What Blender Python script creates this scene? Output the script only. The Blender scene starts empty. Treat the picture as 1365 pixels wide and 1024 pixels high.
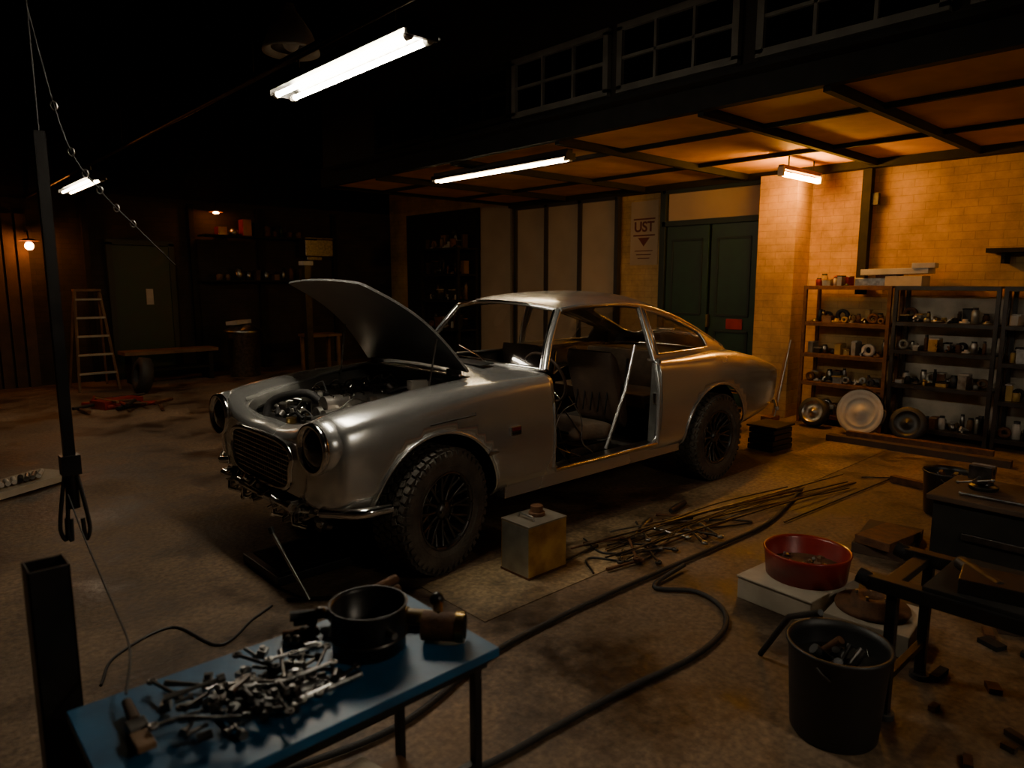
import bpy, bmesh, math, random
from mathutils import Vector, Matrix, Euler
random.seed(7)
R=math.radians
# ------------------------------------------------------------------ materials
def mat(name,col,rough=.5,metal=0,var=.25,scale=6,bump=.0,col2=None,spec=.5,coat=0,detail=6,bscale=None):
    m=bpy.data.materials.new(name); m.use_nodes=True
    nt=m.node_tree; b=nt.nodes['Principled BSDF']
    tc=nt.nodes.new('ShaderNodeTexCoord')
    n=nt.nodes.new('ShaderNodeTexNoise'); n.inputs['Scale'].default_value=scale; n.inputs['Detail'].default_value=detail
    nt.links.new(tc.outputs['Object'],n.inputs['Vector'])
    r=nt.nodes.new('ShaderNodeValToRGB')
    c2=col2 if col2 else tuple(c*(1-var) for c in col)
    r.color_ramp.elements[0].position=.35; r.color_ramp.elements[0].color=(*c2,1)
    r.color_ramp.elements[1].position=.65; r.color_ramp.elements[1].color=(*col,1)
    nt.links.new(n.outputs['Fac'],r.inputs['Fac']); nt.links.new(r.outputs['Color'],b.inputs['Base Color'])
    mr=nt.nodes.new('ShaderNodeMapRange'); mr.inputs['To Min'].default_value=max(0.02,rough-.12); mr.inputs['To Max'].default_value=min(1,rough+.12)
    nt.links.new(n.outputs['Fac'],mr.inputs['Value']); nt.links.new(mr.outputs['Result'],b.inputs['Roughness'])
    b.inputs['Metallic'].default_value=metal
    b.inputs['Specular IOR Level'].default_value=spec
    if coat: b.inputs['Coat Weight'].default_value=coat; b.inputs['Coat Roughness'].default_value=.12
    if bump:
        n2=nt.nodes.new('ShaderNodeTexNoise'); n2.inputs['Scale'].default_value=bscale or scale*6; n2.inputs['Detail'].default_value=8
        nt.links.new(tc.outputs['Object'],n2.inputs['Vector'])
        bp=nt.nodes.new('ShaderNodeBump'); bp.inputs['Strength'].default_value=bump; bp.inputs['Distance'].default_value=.02
        nt.links.new(n2.outputs['Fac'],bp.inputs['Height']); nt.links.new(bp.outputs['Normal'],b.inputs['Normal'])
    return m
def emis(name,col,s):
    m=bpy.data.materials.new(name); m.use_nodes=True
    b=m.node_tree.nodes['Principled BSDF']; b.inputs['Base Color'].default_value=(.8,.8,.8,1)
    b.inputs['Emission Color'].default_value=(*col,1); b.inputs['Emission Strength'].default_value=s
    return m
def glass(name,tint=(1,1,1),fac=.06):
    m=bpy.data.materials.new(name); m.use_nodes=True; nt=m.node_tree; nt.nodes.clear()
    o=nt.nodes.new('ShaderNodeOutputMaterial'); mx=nt.nodes.new('ShaderNodeMixShader')
    t=nt.nodes.new('ShaderNodeBsdfTransparent'); t.inputs['Color'].default_value=(*tint,1)
    g=nt.nodes.new('ShaderNodeBsdfGlossy'); g.inputs['Roughness'].default_value=.04
    lw=nt.nodes.new('ShaderNodeLayerWeight'); lw.inputs['Blend'].default_value=.25
    ma=nt.nodes.new('ShaderNodeMath'); ma.operation='MULTIPLY_ADD'; ma.inputs[1].default_value=.5; ma.inputs[2].default_value=fac
    nt.links.new(lw.outputs['Fresnel'],ma.inputs[0]); nt.links.new(ma.outputs[0],mx.inputs[0])
    nt.links.new(t.outputs[0],mx.inputs[1]); nt.links.new(g.outputs[0],mx.inputs[2]); nt.links.new(mx.outputs[0],o.inputs[0])
    return m
def brickmat(name,c1,c2,mortar,axes):
    m=mat(name,c1,.85,0,.2,2,.3)
    nt=m.node_tree; b=nt.nodes['Principled BSDF']
    tc=nt.nodes.new('ShaderNodeTexCoord'); sx=nt.nodes.new('ShaderNodeSeparateXYZ'); cx=nt.nodes.new('ShaderNodeCombineXYZ')
    nt.links.new(tc.outputs['Object'],sx.inputs[0]); nt.links.new(sx.outputs[axes],cx.inputs[0]); nt.links.new(sx.outputs[2],cx.inputs[1])
    br=nt.nodes.new('ShaderNodeTexBrick'); br.inputs['Scale'].default_value=1
    br.inputs['Brick Width'].default_value=.23; br.inputs['Row Height'].default_value=.078; br.inputs['Mortar Size'].default_value=.005; br.inputs['Mortar Smooth'].default_value=.6
    br.inputs['Color1'].default_value=(*c1,1); br.inputs['Color2'].default_value=(*c2,1); br.inputs['Mortar'].default_value=(*mortar,1)
    nt.links.new(cx.outputs[0],br.inputs['Vector'])
    n=nt.nodes.new('ShaderNodeTexNoise'); n.inputs['Scale'].default_value=1.6; n.inputs['Detail'].default_value=10; n.inputs['Roughness'].default_value=.7
    nt.links.new(tc.outputs['Object'],n.inputs['Vector'])
    mr=nt.nodes.new('ShaderNodeMapRange'); mr.inputs['From Min'].default_value=.3; mr.inputs['From Max'].default_value=.65; mr.inputs['To Min'].default_value=.35; mr.inputs['To Max'].default_value=1.1
    nt.links.new(n.outputs['Fac'],mr.inputs['Value'])
    mx=nt.nodes.new('ShaderNodeVectorMath'); mx.operation='SCALE'
    nt.links.new(br.outputs['Color'],mx.inputs[0]); nt.links.new(mr.outputs[0],mx.inputs['Scale'])
    nt.links.new(mx.outputs[0],b.inputs['Base Color'])
    bp=nt.nodes.new('ShaderNodeBump'); bp.inputs['Strength'].default_value=.3; bp.inputs['Distance'].default_value=.008; bp.invert=True
    nt.links.new(br.outputs['Fac'],bp.inputs['Height']); nt.links.new(bp.outputs['Normal'],b.inputs['Normal'])
    return m
def floorlike(name,c1,c2):
    m=mat(name,c1,.7,0,.4,.9,.25,col2=c2,detail=12,bscale=25)
    nt=m.node_tree; b=nt.nodes['Principled BSDF']
    tc=nt.nodes.new('ShaderNodeTexCoord')
    n1=nt.nodes.new('ShaderNodeTexNoise'); n1.inputs['Scale'].default_value=1.7; n1.inputs['Detail'].default_value=10; n1.inputs['Roughness'].default_value=.72
    r1=nt.nodes.new('ShaderNodeValToRGB'); r1.color_ramp.elements[0].position=.40; r1.color_ramp.elements[0].color=(.22,.19,.165,1); r1.color_ramp.elements[1].position=.54; r1.color_ramp.elements[1].color=(1,1,1,1)
    n3=nt.nodes.new('ShaderNodeTexNoise'); n3.inputs['Scale'].default_value=38; n3.inputs['Detail'].default_value=6
    r3=nt.nodes.new('ShaderNodeValToRGB'); r3.color_ramp.elements[0].position=.35; r3.color_ramp.elements[0].color=(.5,.5,.5,1); r3.color_ramp.elements[1].position=.7; r3.color_ramp.elements[1].color=(1.0,1.0,1.0,1)
    for n in (n1,n3): nt.links.new(tc.outputs['Object'],n.inputs['Vector'])
    nt.links.new(n1.outputs['Fac'],r1.inputs[0]); nt.links.new(n3.outputs['Fac'],r3.inputs[0])
    old=b.inputs['Base Color'].links[0].from_socket
    m1=nt.nodes.new('ShaderNodeVectorMath'); m1.operation='MULTIPLY'; m2=nt.nodes.new('ShaderNodeVectorMath'); m2.operation='MULTIPLY'
    nt.links.new(old,m1.inputs[0]); nt.links.new(r1.outputs[0],m1.inputs[1]); nt.links.new(m1.outputs[0],m2.inputs[0]); nt.links.new(r3.outputs[0],m2.inputs[1])
    nt.links.new(m2.outputs[0],b.inputs['Base Color'])
    mr=nt.nodes.new('ShaderNodeMapRange'); mr.inputs['From Min'].default_value=.35; mr.inputs['From Max'].default_value=.6; mr.inputs['To Min'].default_value=.35; mr.inputs['To Max'].default_value=.8
    nt.links.new(n1.outputs['Fac'],mr.inputs['Value']); nt.links.new(mr.outputs[0],b.inputs['Roughness'])
    return m
M={}
M['paint']=mat('silver_paint',(.72,.725,.70),.25,.80,.06,1.2,0,spec=.5,coat=.4)
M['paint_in']=mat('inner_paint',(.22,.22,.20),.5,.5,.4,9)
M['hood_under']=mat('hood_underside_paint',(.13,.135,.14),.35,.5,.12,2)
M['chrome']=mat('chrome',(.90,.88,.85),.10,1,.10,14)
M['steel']=mat('steel',(.42,.41,.38),.36,1,.45,25)
M['darksteel']=mat('dark_steel',(.13,.12,.11),.35,.9,.45,25)
M['alu']=mat('cast_aluminium',(.58,.55,.50),.33,.9,.4,18,.1)
M['black']=mat('black_plastic',(.018,.018,.018),.5,0,.3,12)
M['blackmetal']=mat('black_metal',(.03,.028,.026),.38,.5,.4,12)
M['rimmetal']=mat('rim_black',(.13,.122,.11),.34,.75,.3,12)
M['rubber']=mat('rubber',(.025,.024,.023),.65,0,.35,18,.2)
M['tyre']=mat('tyre_rubber',(.11,.096,.078),.7,0,.5,9,.3)
M['dark']=mat('grimy_dark',(.02,.018,.015),.85,0,.4,9,spec=.2)
M['rust']=mat('rusty_steel',(.15,.065,.025),.75,.3,.5,20,.2)
M['leather']=mat('worn_leather',(.22,.165,.115),.55,0,.35,14,.15)
M['carpet']=mat('carpet',(.055,.046,.036),.95,0,.4,30,.3)
M['glass']=glass('window_glass')
M['lens']=mat('headlamp_lens',(.04,.04,.04),.08,.5,.2,10,coat=1)
M['blue']=mat('blue_painted_board',(.010,.115,.25),.42,0,.4,7,.05,col2=(.008,.065,.14))
M['wood']=mat('wood',(.20,.105,.045),.7,0,.45,5,.15)
M['olddark']=mat('aged_wood',(.07,.04,.022),.8,0,.45,5,.15)
M['paleboard']=mat('pale_board',(.42,.36,.27),.75,0,.25,6,.05)
M['white']=mat('off_white',(.50,.46,.39),.6,0,.2,8)
M['red']=mat('red_enamel',(.28,.018,.012),.35,0,.3,8,coat=.3)
M['green']=mat('green_paint',(.006,.03,.014),.5,0,.4,6)
M['teal']=mat('dark_green_frame',(.004,.013,.008),.55,0,.3,6)
M['tin']=mat('amber_tin',(.60,.37,.10),.4,.35,.5,9,col2=(.32,.17,.045))
M['tinside']=mat('silver_tin',(.42,.40,.33),.35,.7,.35,9)
M['ceilwood']=mat('ceiling_panel',(.66,.35,.09),.8,0,.3,2.2,.1,col2=(.44,.23,.06))
M['tanpanel']=mat('tan_panel',(.36,.26,.16),.75,0,.2,2)
M['darkwall']=mat('dark_wall',(.035,.025,.018),.9,0,.4,2,.2)
M['hall']=mat('hall_ceiling',(.008,.007,.006),.95,0,.4,2,spec=.1)
M['framew']=mat('window_frame_paint',(.18,.16,.13),.7,0,.35,5)
M['pane']=mat('dark_pane',(.006,.006,.007),.12,0,.2,5)
M['strip']=floorlike('pale_floor',(.46,.33,.17),(.25,.175,.10))
M['brass']=mat('brass',(.45,.29,.1),.3,1,.3,20)
M['yellow']=mat('yellow_plastic',(.42,.27,.06),.5,0,.35,12)
M['floor']=floorlike('concrete_floor',(.28,.185,.11),(.14,.094,.057))
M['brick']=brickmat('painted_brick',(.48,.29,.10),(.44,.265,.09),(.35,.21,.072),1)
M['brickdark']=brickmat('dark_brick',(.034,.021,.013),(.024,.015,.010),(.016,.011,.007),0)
M['tube']=emis('cool_tube',(1,.88,.69),115)
M['tube3']=emis('far_tube',(1,.80,.54),55)
M['fill_tube']=emis('added_fill_tube',(1,.87,.68),120)  # for the added fill fixture behind the camera
M['tube2']=emis('neutral_tube',(1,.74,.42),34)
M['otube']=emis('sodium_tube',(1,.43,.05),260)
M['otube_fill']=emis('sodium_fill_tube',(1,.42,.055),40)  # for the added sodium fill out of view
M['bulb']=emis('warm_bulb',(1,.30,.05),130)
# ------------------------------------------------------------------ mesh builder
class MB:
    def __init__(s): s.v=[];s.f=[];s.m=[];s.s=[];s.mats=[]
    def add(s,vs,fs,mt,smooth=False,X=None):
        mt=M[mt] if isinstance(mt,str) else mt
        if mt not in s.mats: s.mats.append(mt)
        k=s.mats.index(mt); o=len(s.v)
        for v in vs:
            v=Vector(v); s.v.append(X@v if X else v)
        for f in fs: s.f.append([i+o for i in f]); s.m.append(k); s.s.append(smooth)
        return s
    def box(s,c,d,mt,rot=(0,0,0)):
        X=Matrix.Translation(c)@Euler([R(a) for a in rot]).to_matrix().to_4x4()
        x,y,z=d[0]/2,d[1]/2,d[2]/2
        vs=[(i*x,j*y,k*z) for i in(-1,1) for j in(-1,1) for k in(-1,1)]
        fs=[(0,1,3,2),(4,6,7,5),(0,4,5,1),(2,3,7,6),(0,2,6,4),(1,5,7,3)]
        return s.add(vs,fs,mt,False,X)
    def tube(s,pts,r,mt,seg=8,closed=False,rads=None,flat=False):
        pts=[Vector(p) for p in pts]; n=len(pts); vs=[];fs=[]
        t0=(pts[1]-pts[0]).normalized()
        up=Vector((0,0,1)) if abs(t0.z)<.9 else Vector((1,0,0))
        nn=t0.cross(up).normalized(); pt=t0
        for i,p in enumerate(pts):
            if closed: t=(pts[(i+1)%n]-pts[i-1]).normalized()
            else: t=(pts[min(i+1,n-1)]-pts[max(i-1,0)]).normalized()
            q=pt.rotation_difference(t); nn=(q@nn).normalized(); pt=t
            b=t.cross(nn)
            rr=rads[i] if rads else r
            for k in range(seg):
                a=2*math.pi*k/seg; vs.append(p+nn*math.cos(a)*rr+b*math.sin(a)*rr)
        m=n if closed else n-1
        for i in range(m):
            for k in range(seg):
                a=i*seg+k;b_=i*seg+(k+1)%seg;c=((i+1)%n)*seg+(k+1)%seg;d=((i+1)%n)*seg+k
                fs.append((a,b_,c,d))
        s.add(vs,fs,mt,not flat)
        if not closed:
            s.add(vs[:seg],[list(range(seg))[::-1]],mt); s.add(vs[-seg:],[list(range(seg))],mt)
        return s
    def cyl(s,a,b,r,mt,r2=None,seg=20):
        return s.tube([a,b],r,mt,seg,rads=[r,r if r2 is None else r2])
    def lathe(s,prof,mt,X=None,seg=32,smooth=True,arc=1):
        vs=[];fs=[];n=len(prof)
        for k in range(seg):
            a=2*math.pi*k/seg
            for (r,h) in prof: vs.append((r*math.cos(a),r*math.sin(a),h))
        for k in range(seg):
            for i in range(n-1):
                fs.append((k*n+i,((k+1)%seg)*n+i,((k+1)%seg)*n+i+1,k*n+i+1))
        return s.add(vs,fs,mt,smooth,X)
    def sph(s,c,r,mt,sc=(1,1,1),seg=14):
        prof=[(r*math.sin(math.pi*i/seg)+1e-5,-r*math.cos(math.pi*i/seg)) for i in range(seg+1)]
        return s.lathe(prof,mt,Matrix.Translation(c)@Matrix.Diagonal((*sc,1)),seg*2)
    def grid(s,P,mt,smooth=True,closed=False):
        n=len(P);m=len(P[0]); vs=[p for row in P for p in row]; fs=[]
        for i in range(n-1):
            for j in range(m-1): fs.append((i*m+j,i*m+j+1,(i+1)*m+j+1,(i+1)*m+j))
        return s.add(vs,fs,mt,smooth)
    def build(s,name,parent=None,bevel=0,weld=False,solid=0):
        me=bpy.data.meshes.new(name); me.from_pydata([tuple(v) for v in s.v],[],s.f)
        for m in s.mats: me.materials.append(m)
        me.polygons.foreach_set('material_index',s.m); me.polygons.foreach_set('use_smooth',s.s)
        bm=bmesh.new(); bm.from_mesh(me)
        if weld: bmesh.ops.remove_doubles(bm,verts=bm.verts,dist=.0004)
        bmesh.ops.recalc_face_normals(bm,faces=bm.faces); bm.to_mesh(me); bm.free()
        o=bpy.data.objects.new(name,me); bpy.context.collection.objects.link(o)
        if parent: o.parent=parent
        if bevel:
            b=o.modifiers.new('bevel','BEVEL'); b.width=bevel; b.segments=2; b.limit_method='ANGLE'; b.angle_limit=R(50)
        if solid:
            b=o.modifiers.new('solid','SOLIDIFY'); b.thickness=solid; b.offset=-1
        return o
def empty(name,loc=(0,0,0)):
    o=bpy.data.objects.new(name,None); o.location=loc; o.empty_display_size=.2; bpy.context.collection.objects.link(o); return o
def T(*a): return Matrix.Translation(a)
def RX(a): return Matrix.Rotation(R(a),4,'X')
def RY(a): return Matrix.Rotation(R(a),4,'Y')
def RZ(a): return Matrix.Rotation(R(a),4,'Z')
def interp(xs,ys,x):
    if xs[0]>xs[-1]: xs=[-q for q in xs]; x=-x
    if x<=xs[0]: return ys[0]
    if x>=xs[-1]: return ys[-1]
    i=0
    while x>xs[i+1]: i+=1
    n=len(xs)
    def tg(k):
        if k==0: return (ys[1]-ys[0])/(xs[1]-xs[0])
        if k==n-1: return (ys[-1]-ys[-2])/(xs[-1]-xs[-2])
        a=(ys[k]-ys[k-1])/(xs[k]-xs[k-1]); b=(ys[k+1]-ys[k])/(xs[k+1]-xs[k])
        if a*b<=0: return 0
        return 2*a*b/(a+b)
    h=xs[i+1]-xs[i]; t=(x-xs[i])/h
    return (2*t**3-3*t*t+1)*ys[i]+(t**3-2*t*t+t)*h*tg(i)+(-2*t**3+3*t*t)*ys[i+1]+(t**3-t*t)*h*tg(i+1)
def cat(pts,n):
    pts=[Vector(p) for p in pts]; P=[2*pts[0]-pts[1]]+pts+[2*pts[-1]-pts[-2]]; out=[]
    segs=len(pts)-1
    for k in range(n+1):
        u=k/n*segs; i=min(int(u),segs-1); t=u-i
        a,b,c,d=P[i],P[i+1],P[i+2],P[i+3]
        out.append(.5*((2*b)+(c-a)*t+(2*a-5*b+4*c-d)*t*t+(3*b-a-3*c+d)*t**3))
    return out
def rbox(px,py,cx,cy,hx,hy,r):
    qx=abs(px-cx)-hx+r; qy=abs(py-cy)-hy+r
    return math.hypot(max(qx,0),max(qy,0))+min(max(qx,qy),0)-r
def cut(bm,sdf,plane,cond,tol=.05):
    i,j=plane; dele=[]
    for f in bm.faces:
        c=f.calc_center_median()
        if cond(c) and sdf(c[i],c[j])<0: dele.append(f)
    vs=set(v for f in dele for v in f.verts)
    bmesh.ops.delete(bm,geom=dele,context='FACES')
    for v in vs:
        if not v.is_valid or not v.link_faces: continue
        a,b=v.co[i],v.co[j]; d=sdf(a,b)
        if abs(d)>tol: continue
        e=1e-4; gx=(sdf(a+e,b)-sdf(a-e,b))/(2*e); gy=(sdf(a,b+e)-sdf(a,b-e))/(2*e)
        g=gx*gx+gy*gy
        if g<.1: continue
        v.co[i]-=d*gx/g; v.co[j]-=d*gy/g
# ------------------------------------------------------------------ ROOM
XW=-4.5; YF=-8.7; XR=6.2; YR=6.5; ZC=2.8; ZH=4.9
b=MB(); b.box(((XW+XR)/2,(YF+YR)/2,-.05),(XR-XW+.4,YR-YF+.4,.1),'floor'); b.build('floor')
b=MB(); b.box(((XW+XR)/2,(YF+YR)/2,ZH+.05),(XR-XW+.4,YR-YF+.4,.1),'hall')
for x in (-3,-.4,2.2,4.8): b.box((x,(YF+YR)/2,ZH-.12),(.14,YR-YF,.24),'dark')
b.build('ceiling')
b=MB(); b.box((XW-.1,(YF+YR)/2,ZH/2),(.2,YR-YF,ZH),'brick'); b.build('wall_back')
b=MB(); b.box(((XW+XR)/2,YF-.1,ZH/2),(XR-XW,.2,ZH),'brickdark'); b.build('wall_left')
b=MB(); b.box((XR+.1,(YF+YR)/2,ZH/2),(.2,YR-YF,ZH),'darkwall'); b.build('wall_front')
b=MB(); b.box(((XW+XR)/2,YR+.1,ZH/2),(XR-XW,.2,ZH),'darkwall'); b.build('wall_right')
b=MB(); b.box((-1.0,1.1,.002),(5.05,.52,.004),'strip'); b.build('floor_strip')  # thin strip in a paler floor colour, alongside the car
# mezzanine (loft) underside, fascia and joists
b=MB(); b.box((-2.79,.74,ZC+.03),(3.38,11.44,.06),'ceilwood'); b.build('loft_ceiling')
b=MB(); b.box((-1.1,.74,ZC+.08),(.08,11.44,.24),'dark'); b.box((-2.79,-4.98,ZC+.08),(3.38,.06,.24),'dark')
b.build('loft_fascia')
b=MB()
for y in (-3.7,-2.25,-.75,.69,1.6,2.7,4.0): b.box((-2.79,y,ZC-.035),(3.36,.05,.07),'dark')
for x in (-2.0,-3.3): b.box((x,.75,ZC-.02),(.035,11.4,.04),'dark')
b.box((-4.42,.74,ZC-.04),(.14,11.4,.08),'dark')
b.build('loft_joists')
b=MB(); b.box((-1.14,.74,3.01+ (ZH-3.01)/2),(.08,11.44,ZH-3.01),'darkwall'); b.box((-2.82,-4.96,3.01+(ZH-3.01)/2),(3.3,.06,ZH-3.01),'darkwall'); b.build('wall_upper')
wi=1
for (y0,y1) in ((-3.6,-2.5),(-2.4,-1.32),(-1.24,-.16),(-.02,.98),(1.16,2.25),(2.4,3.5)):
    b=MB(); z0,z1=3.04,3.5; xf=-1.085
    b.box((xf,(y0+y1)/2,(z0+z1)/2),(.02,y1-y0-.02,z1-z0-.02),'pane')
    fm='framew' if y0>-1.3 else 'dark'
    for z in (z0,z1): b.box((xf+.02,(y0+y1)/2,z),(.05,y1-y0+.05,.05),fm)
    for y in (y0,y1): b.box((xf+.02,y,(z0+z1)/2),(.05,.05,z1-z0),fm)
    for k in (1,2): b.box((xf+.02,y0+(y1-y0)*k/3,(z0+z1)/2),(.035,.022,z1-z0),fm)
    b.box((xf+.02,(y0+y1)/2,(z0+z1)/2),(.035,y1-y0,.022),fm)
    b.build('window_%d'%wi); wi+=1
b=MB(); b.box((-.985+.0,1.0,2.93),(.14,11,.03),'dark'); b.build('trim_2')
b=MB(); b.box((-4.31,-.23,1.36),(.36,.44,2.72),'brick'); b.build('wall_pier')
b=MB(); b.box((-4.4,.62,1.36+.7),(.09,.09,1.3),'dark'); b.box((-4.42,.68,2.4),(.06,.1,.12),'black'); b.build('steel_wall_post')
# green double door with transom
b=MB(); x=-4.435
b.box((x,-1.25,2.29),(.12,1.42,.07),'teal'); b.box((x,-1.25,2.70),(.12,1.42,.05),'teal')
for y in (-1.95,-.54): b.box((x,y,1.36),(.12,.09,2.72),'teal')
b.box((x-.02,-1.25,2.51),(.04,1.3,.36),'tanpanel')
for y in (-1.58,-.91):
    b.box((x,y,1.13),(.05,.63,2.26),'green')
    for z,h in ((.55,.75),(1.6,.95)):
        b.box((x+.03,y,z+h/2),(.015,.46,.03),'teal'); b.box((x+.03,y,z-h/2),(.015,.46,.03),'teal')
        for dy in(-.22,.22): b.box((x+.03,y+dy,z),(.015,.03,h),'teal')
b.box((x+.06,-1.22,1.05),(.05,.03,.16),'brass')
b.box((x+.035,-.86,1.02),(.012,.22,.13),'red')
b.build('door_1',bevel=.004)
b=MB()
for k in range(3):
    y0=-4.83+k*.7
    b.box((x,y0+.35,1.36),(.04,.64,2.7),'tanpanel')
for k in range(4): b.box((x+.02,-4.83+k*.7,1.36),(.08,.06,2.72),'black')
b.box((x+.02,-3.78,2.70),(.08,2.1,.05),'black'); b.box((x+.02,-3.78,.05),(.08,2.1,.1),'black')
b.build('door_2')
b=MB(); b.box((x,-5.35,1.4),(.05,.75,2.8),'tanpanel'); b.build('wall_panel')
sg=empty('wall_sign')
b=MB(); b.box((-4.493,-2.33,2.2),(.01,.46,.86),'tanpanel'); b.build('board',sg)
def text(body,loc,size,m,parent,rot=(90,0,90)):
    c=bpy.data.curves.new('lettering','FONT'); c.body=body; c.size=size; c.extrude=.002; c.offset=.004; c.align_x='CENTER'; c.align_y='CENTER'
    c.materials.append(M[m]); o=bpy.data.objects.new('lettering',c); o.location=loc; o.rotation_euler=[R(a) for a in rot]
    bpy.context.collection.objects.link(o); o.parent=parent; return o
M['signred']=mat('sign_red',(.10,.02,.012),.8,0,.3,9)
text('UST',(-4.485,-2.33,2.28),.19,'signred',sg)
b=MB(); b.box((-4.487,-2.33,2.39),(.006,.36,.02),'signred'); b.box((-4.487,-2.33,2.17),(.006,.36,.02),'signred')
b.add([(-4.484,-2.43,2.14),(-4.484,-2.23,2.14),(-4.484,-2.33,2.02)],[(0,1,2)],'signred')
for k in range(3): b.box((-4.487,-2.33,1.96-k*.05),(.006,.3-.05*k,.012),'signred')
b.build('sign_graphics',sg)
# ------------------------------------------------------------------ CAR
car=empty('car')
KX=[1.965,1.955,1.925,1.86,1.62,1.33,.9,.5,0,-.6,-1.0,-1.33,-1.7,-2.1,-2.38,-2.54,-2.62,-2.66]
KW=[.52,.60,.70,.755,.79,.80,.785,.775,.775,.785,.80,.82,.825,.795,.735,.64,.5,.3]
KB=[.47,.45,.43,.42,.40,.38,.33,.32,.32,.32,.33,.35,.37,.41,.45,.50,.55,.6]
KM=[.62,.63,.65,.65,.62,.61,.60,.60,.60,.62,.65,.68,.68,.68,.68,.68,.68,.69]
KS=[.42,.50,.58,.61,.635,.65,.66,.66,.67,.68,.67,.66,.63,.58,.5,.42,.3,.2]
KZ=[.745,.81,.87,.90,.94,.97,.99,1.0,1.0,1.0,1.0,1.01,.99,.93,.88,.835,.79,.75]
KC=[.74,.765,.785,.81,.87,.93,1.02,1.035,1.0,1.0,1.02,1.03,1.0,.93,.885,.84,.79,.75]
NV=34
def section(x):
    W,zb,zm,ys,zs,zc=[interp(KX,k,x) for k in (KW,KB,KM,KS,KZ,KC)]
    pts=[(W*.90,zb),(W*.975,zb+.07),(W,zm),(W*.985,zm+.55*(zs-zm)),(W*.5+ys*.5+.015,zs-.035),(ys*.93,zs),(ys*.68,.45*zs+.55*zc-.004),(ys*.33,zc),(0,zc+.004)]
    return cat([(p[0],p[1],0) for p in pts],NV)
xs=[1.965,1.962,1.957,1.948,1.935]
x=1.918
while x>-2.48: xs.append(x); x-=.028
xs+=[-2.50,-2.53,-2.56,-2.59,-2.615,-2.635,-2.65,-2.66]
P=[]
for x in xs:
    s=section(x); row=[(x,p[0],p[1]) for p in s]+[(x,-p[0],p[1]) for p in s[-2::-1]]
    P.append(row)
b=MB(); b.grid(P,'paint')
nn=len(P[0])
b.add(P[-1],[list(range(nn))],'paint')
o=b.build('body_shell',car,weld=True)
bm=bmesh.new(); bm.from_mesh(o.data)
def bayhalf(x): return .41+(.545-.41)*min(1,max(0,(1.86-x)/.9))
cut(bm,lambda a,c: math.hypot(a-1.33,c-.36)-.405,(0,2),lambda c:abs(c.y)>.45 and c.x>0 and c.z<.8)
cut(bm,lambda a,c: math.hypot(a+1.33,c-.36)-.405,(0,2),lambda c:abs(c.y)>.45 and c.x<0 and c.z<.8)
cut(bm,lambda a,c: rbox(a,c*.5/bayhalf(a),1.412,0,.472,.5,.09),(0,1),lambda c:c.z>.68)
cut(bm,lambda a,c: rbox(a,c,-.63,0,1.10,.645,.14),(0,1),lambda c:c.z>.85)
def doorsdf(a,c):
    return rbox(a+.06*(c-.7)*(1 if a<0 else .2),c,-.07,.85,.53,.45,.09)
cut(bm,doorsdf,(0,2),lambda c:c.y>.5 and c.z>.3)
bm.to_mesh(o.data); bm.free()
sm=o.modifiers.new('solid','SOLIDIFY'); sm.thickness=.016; sm.offset=-1
b=MB()
for sx in (1.33,-1.33):
    for sy in (1,-1):
        pts=[]
        for k in range(41):
            a=R(-4+188*k/40); px=sx+.405*math.cos(a); pz=.36+.405*math.sin(a)
            s=section(px); cand=sorted(s,key=lambda p:abs(p[1]-pz)+(5 if p[0]<.5 else 0))[0]
            for i in range(len(s)-1):
                if (s[i][1]-pz)*(s[i+1][1]-pz)<=0 and s[i][0]>.5:
                    t=(pz-s[i][1])/(s[i+1][1]-s[i][1]+1e-9); cand=(s[i][0]+t*(s[i+1][0]-s[i][0]),pz); break
            pts.append((px,sy*(cand[0]-.002),pz))
        b.tube(pts,.010,'paint',8)
b.build('wheel_arch_lips',car)
b=MB()
for sx in (1.33,-1.33):
    for sy in (1,-1):
        G=[[(sx+.42*math.cos(R(a)),sy*y,.36+.42*math.sin(R(a))) for y in (.46,.6,.74)] for a in range(-5,186,8)]
        b.grid(G,'dark')
        vs=[(sx,sy*.46,.36)]+[(sx+.42*math.cos(R(a)),sy*.46,.36+.42*math.sin(R(a))) for a in range(-5,186,8)]
        b.add(vs,[(0,i,i+1) for i in range(1,len(vs)-1)],'dark')
b.build('wheel_wells',car)
b=MB()
b.box((0,0,.335),(1.8,1.36,.03),'carpet'); b.box((1.33,0,.36),(1.0,.86,.03),'dark'); b.box((-1.6,0,.37),(1.5,.86,.03),'dark')
for sy in (.4,-.4): b.box((-.15,sy,.29),(4.0,.07,.07),'blackmetal')
for sy in (.7,-.7):
    b.box((-.02,sy,.345),(1.75,.1,.09),'paint')
    b.box((-.02,sy*.985,.392),(1.7,.1,.012),'steel')
for sx in (1.33,-1.33): b.cyl((sx,-.6,.33),(sx,.6,.33),.035,'blackmetal')
b.tube([(1.0,.15,.3),(.2,.2,.27),(-1.5,.25,.27),(-2.35,.35,.3)],.025,'steel')
b.build('chassis',car)
b=MB()
for sy in (1,-1):
    b.grid([[(x,sy*yy,z) for yy,z in ((.43,.40),(.435,.76),(bayhalf(x)-.03,interp(KX,KZ,x)-.09),(bayhalf(x)+.01,interp(KX,KZ,x)-.03))] for x in (.93,1.1,1.3,1.5,1.7,1.87)],'paint_in')
    b.lathe([(.0001,.06),(.05,.06),(.06,.04),(.085,.03),(.09,0)],'steel',T(1.33,sy*.38,.83),20)
b.box((.93,0,.70),(.02,1.05,.6),'paint_in')
b.box((1.875,0,.58),(.03,.80,.34),'blackmetal'); b.box((1.875,0,.765),(.05,.82,.03),'steel')
b.build('engine_bay',car)
b=MB() # engine
dz=.055
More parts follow.
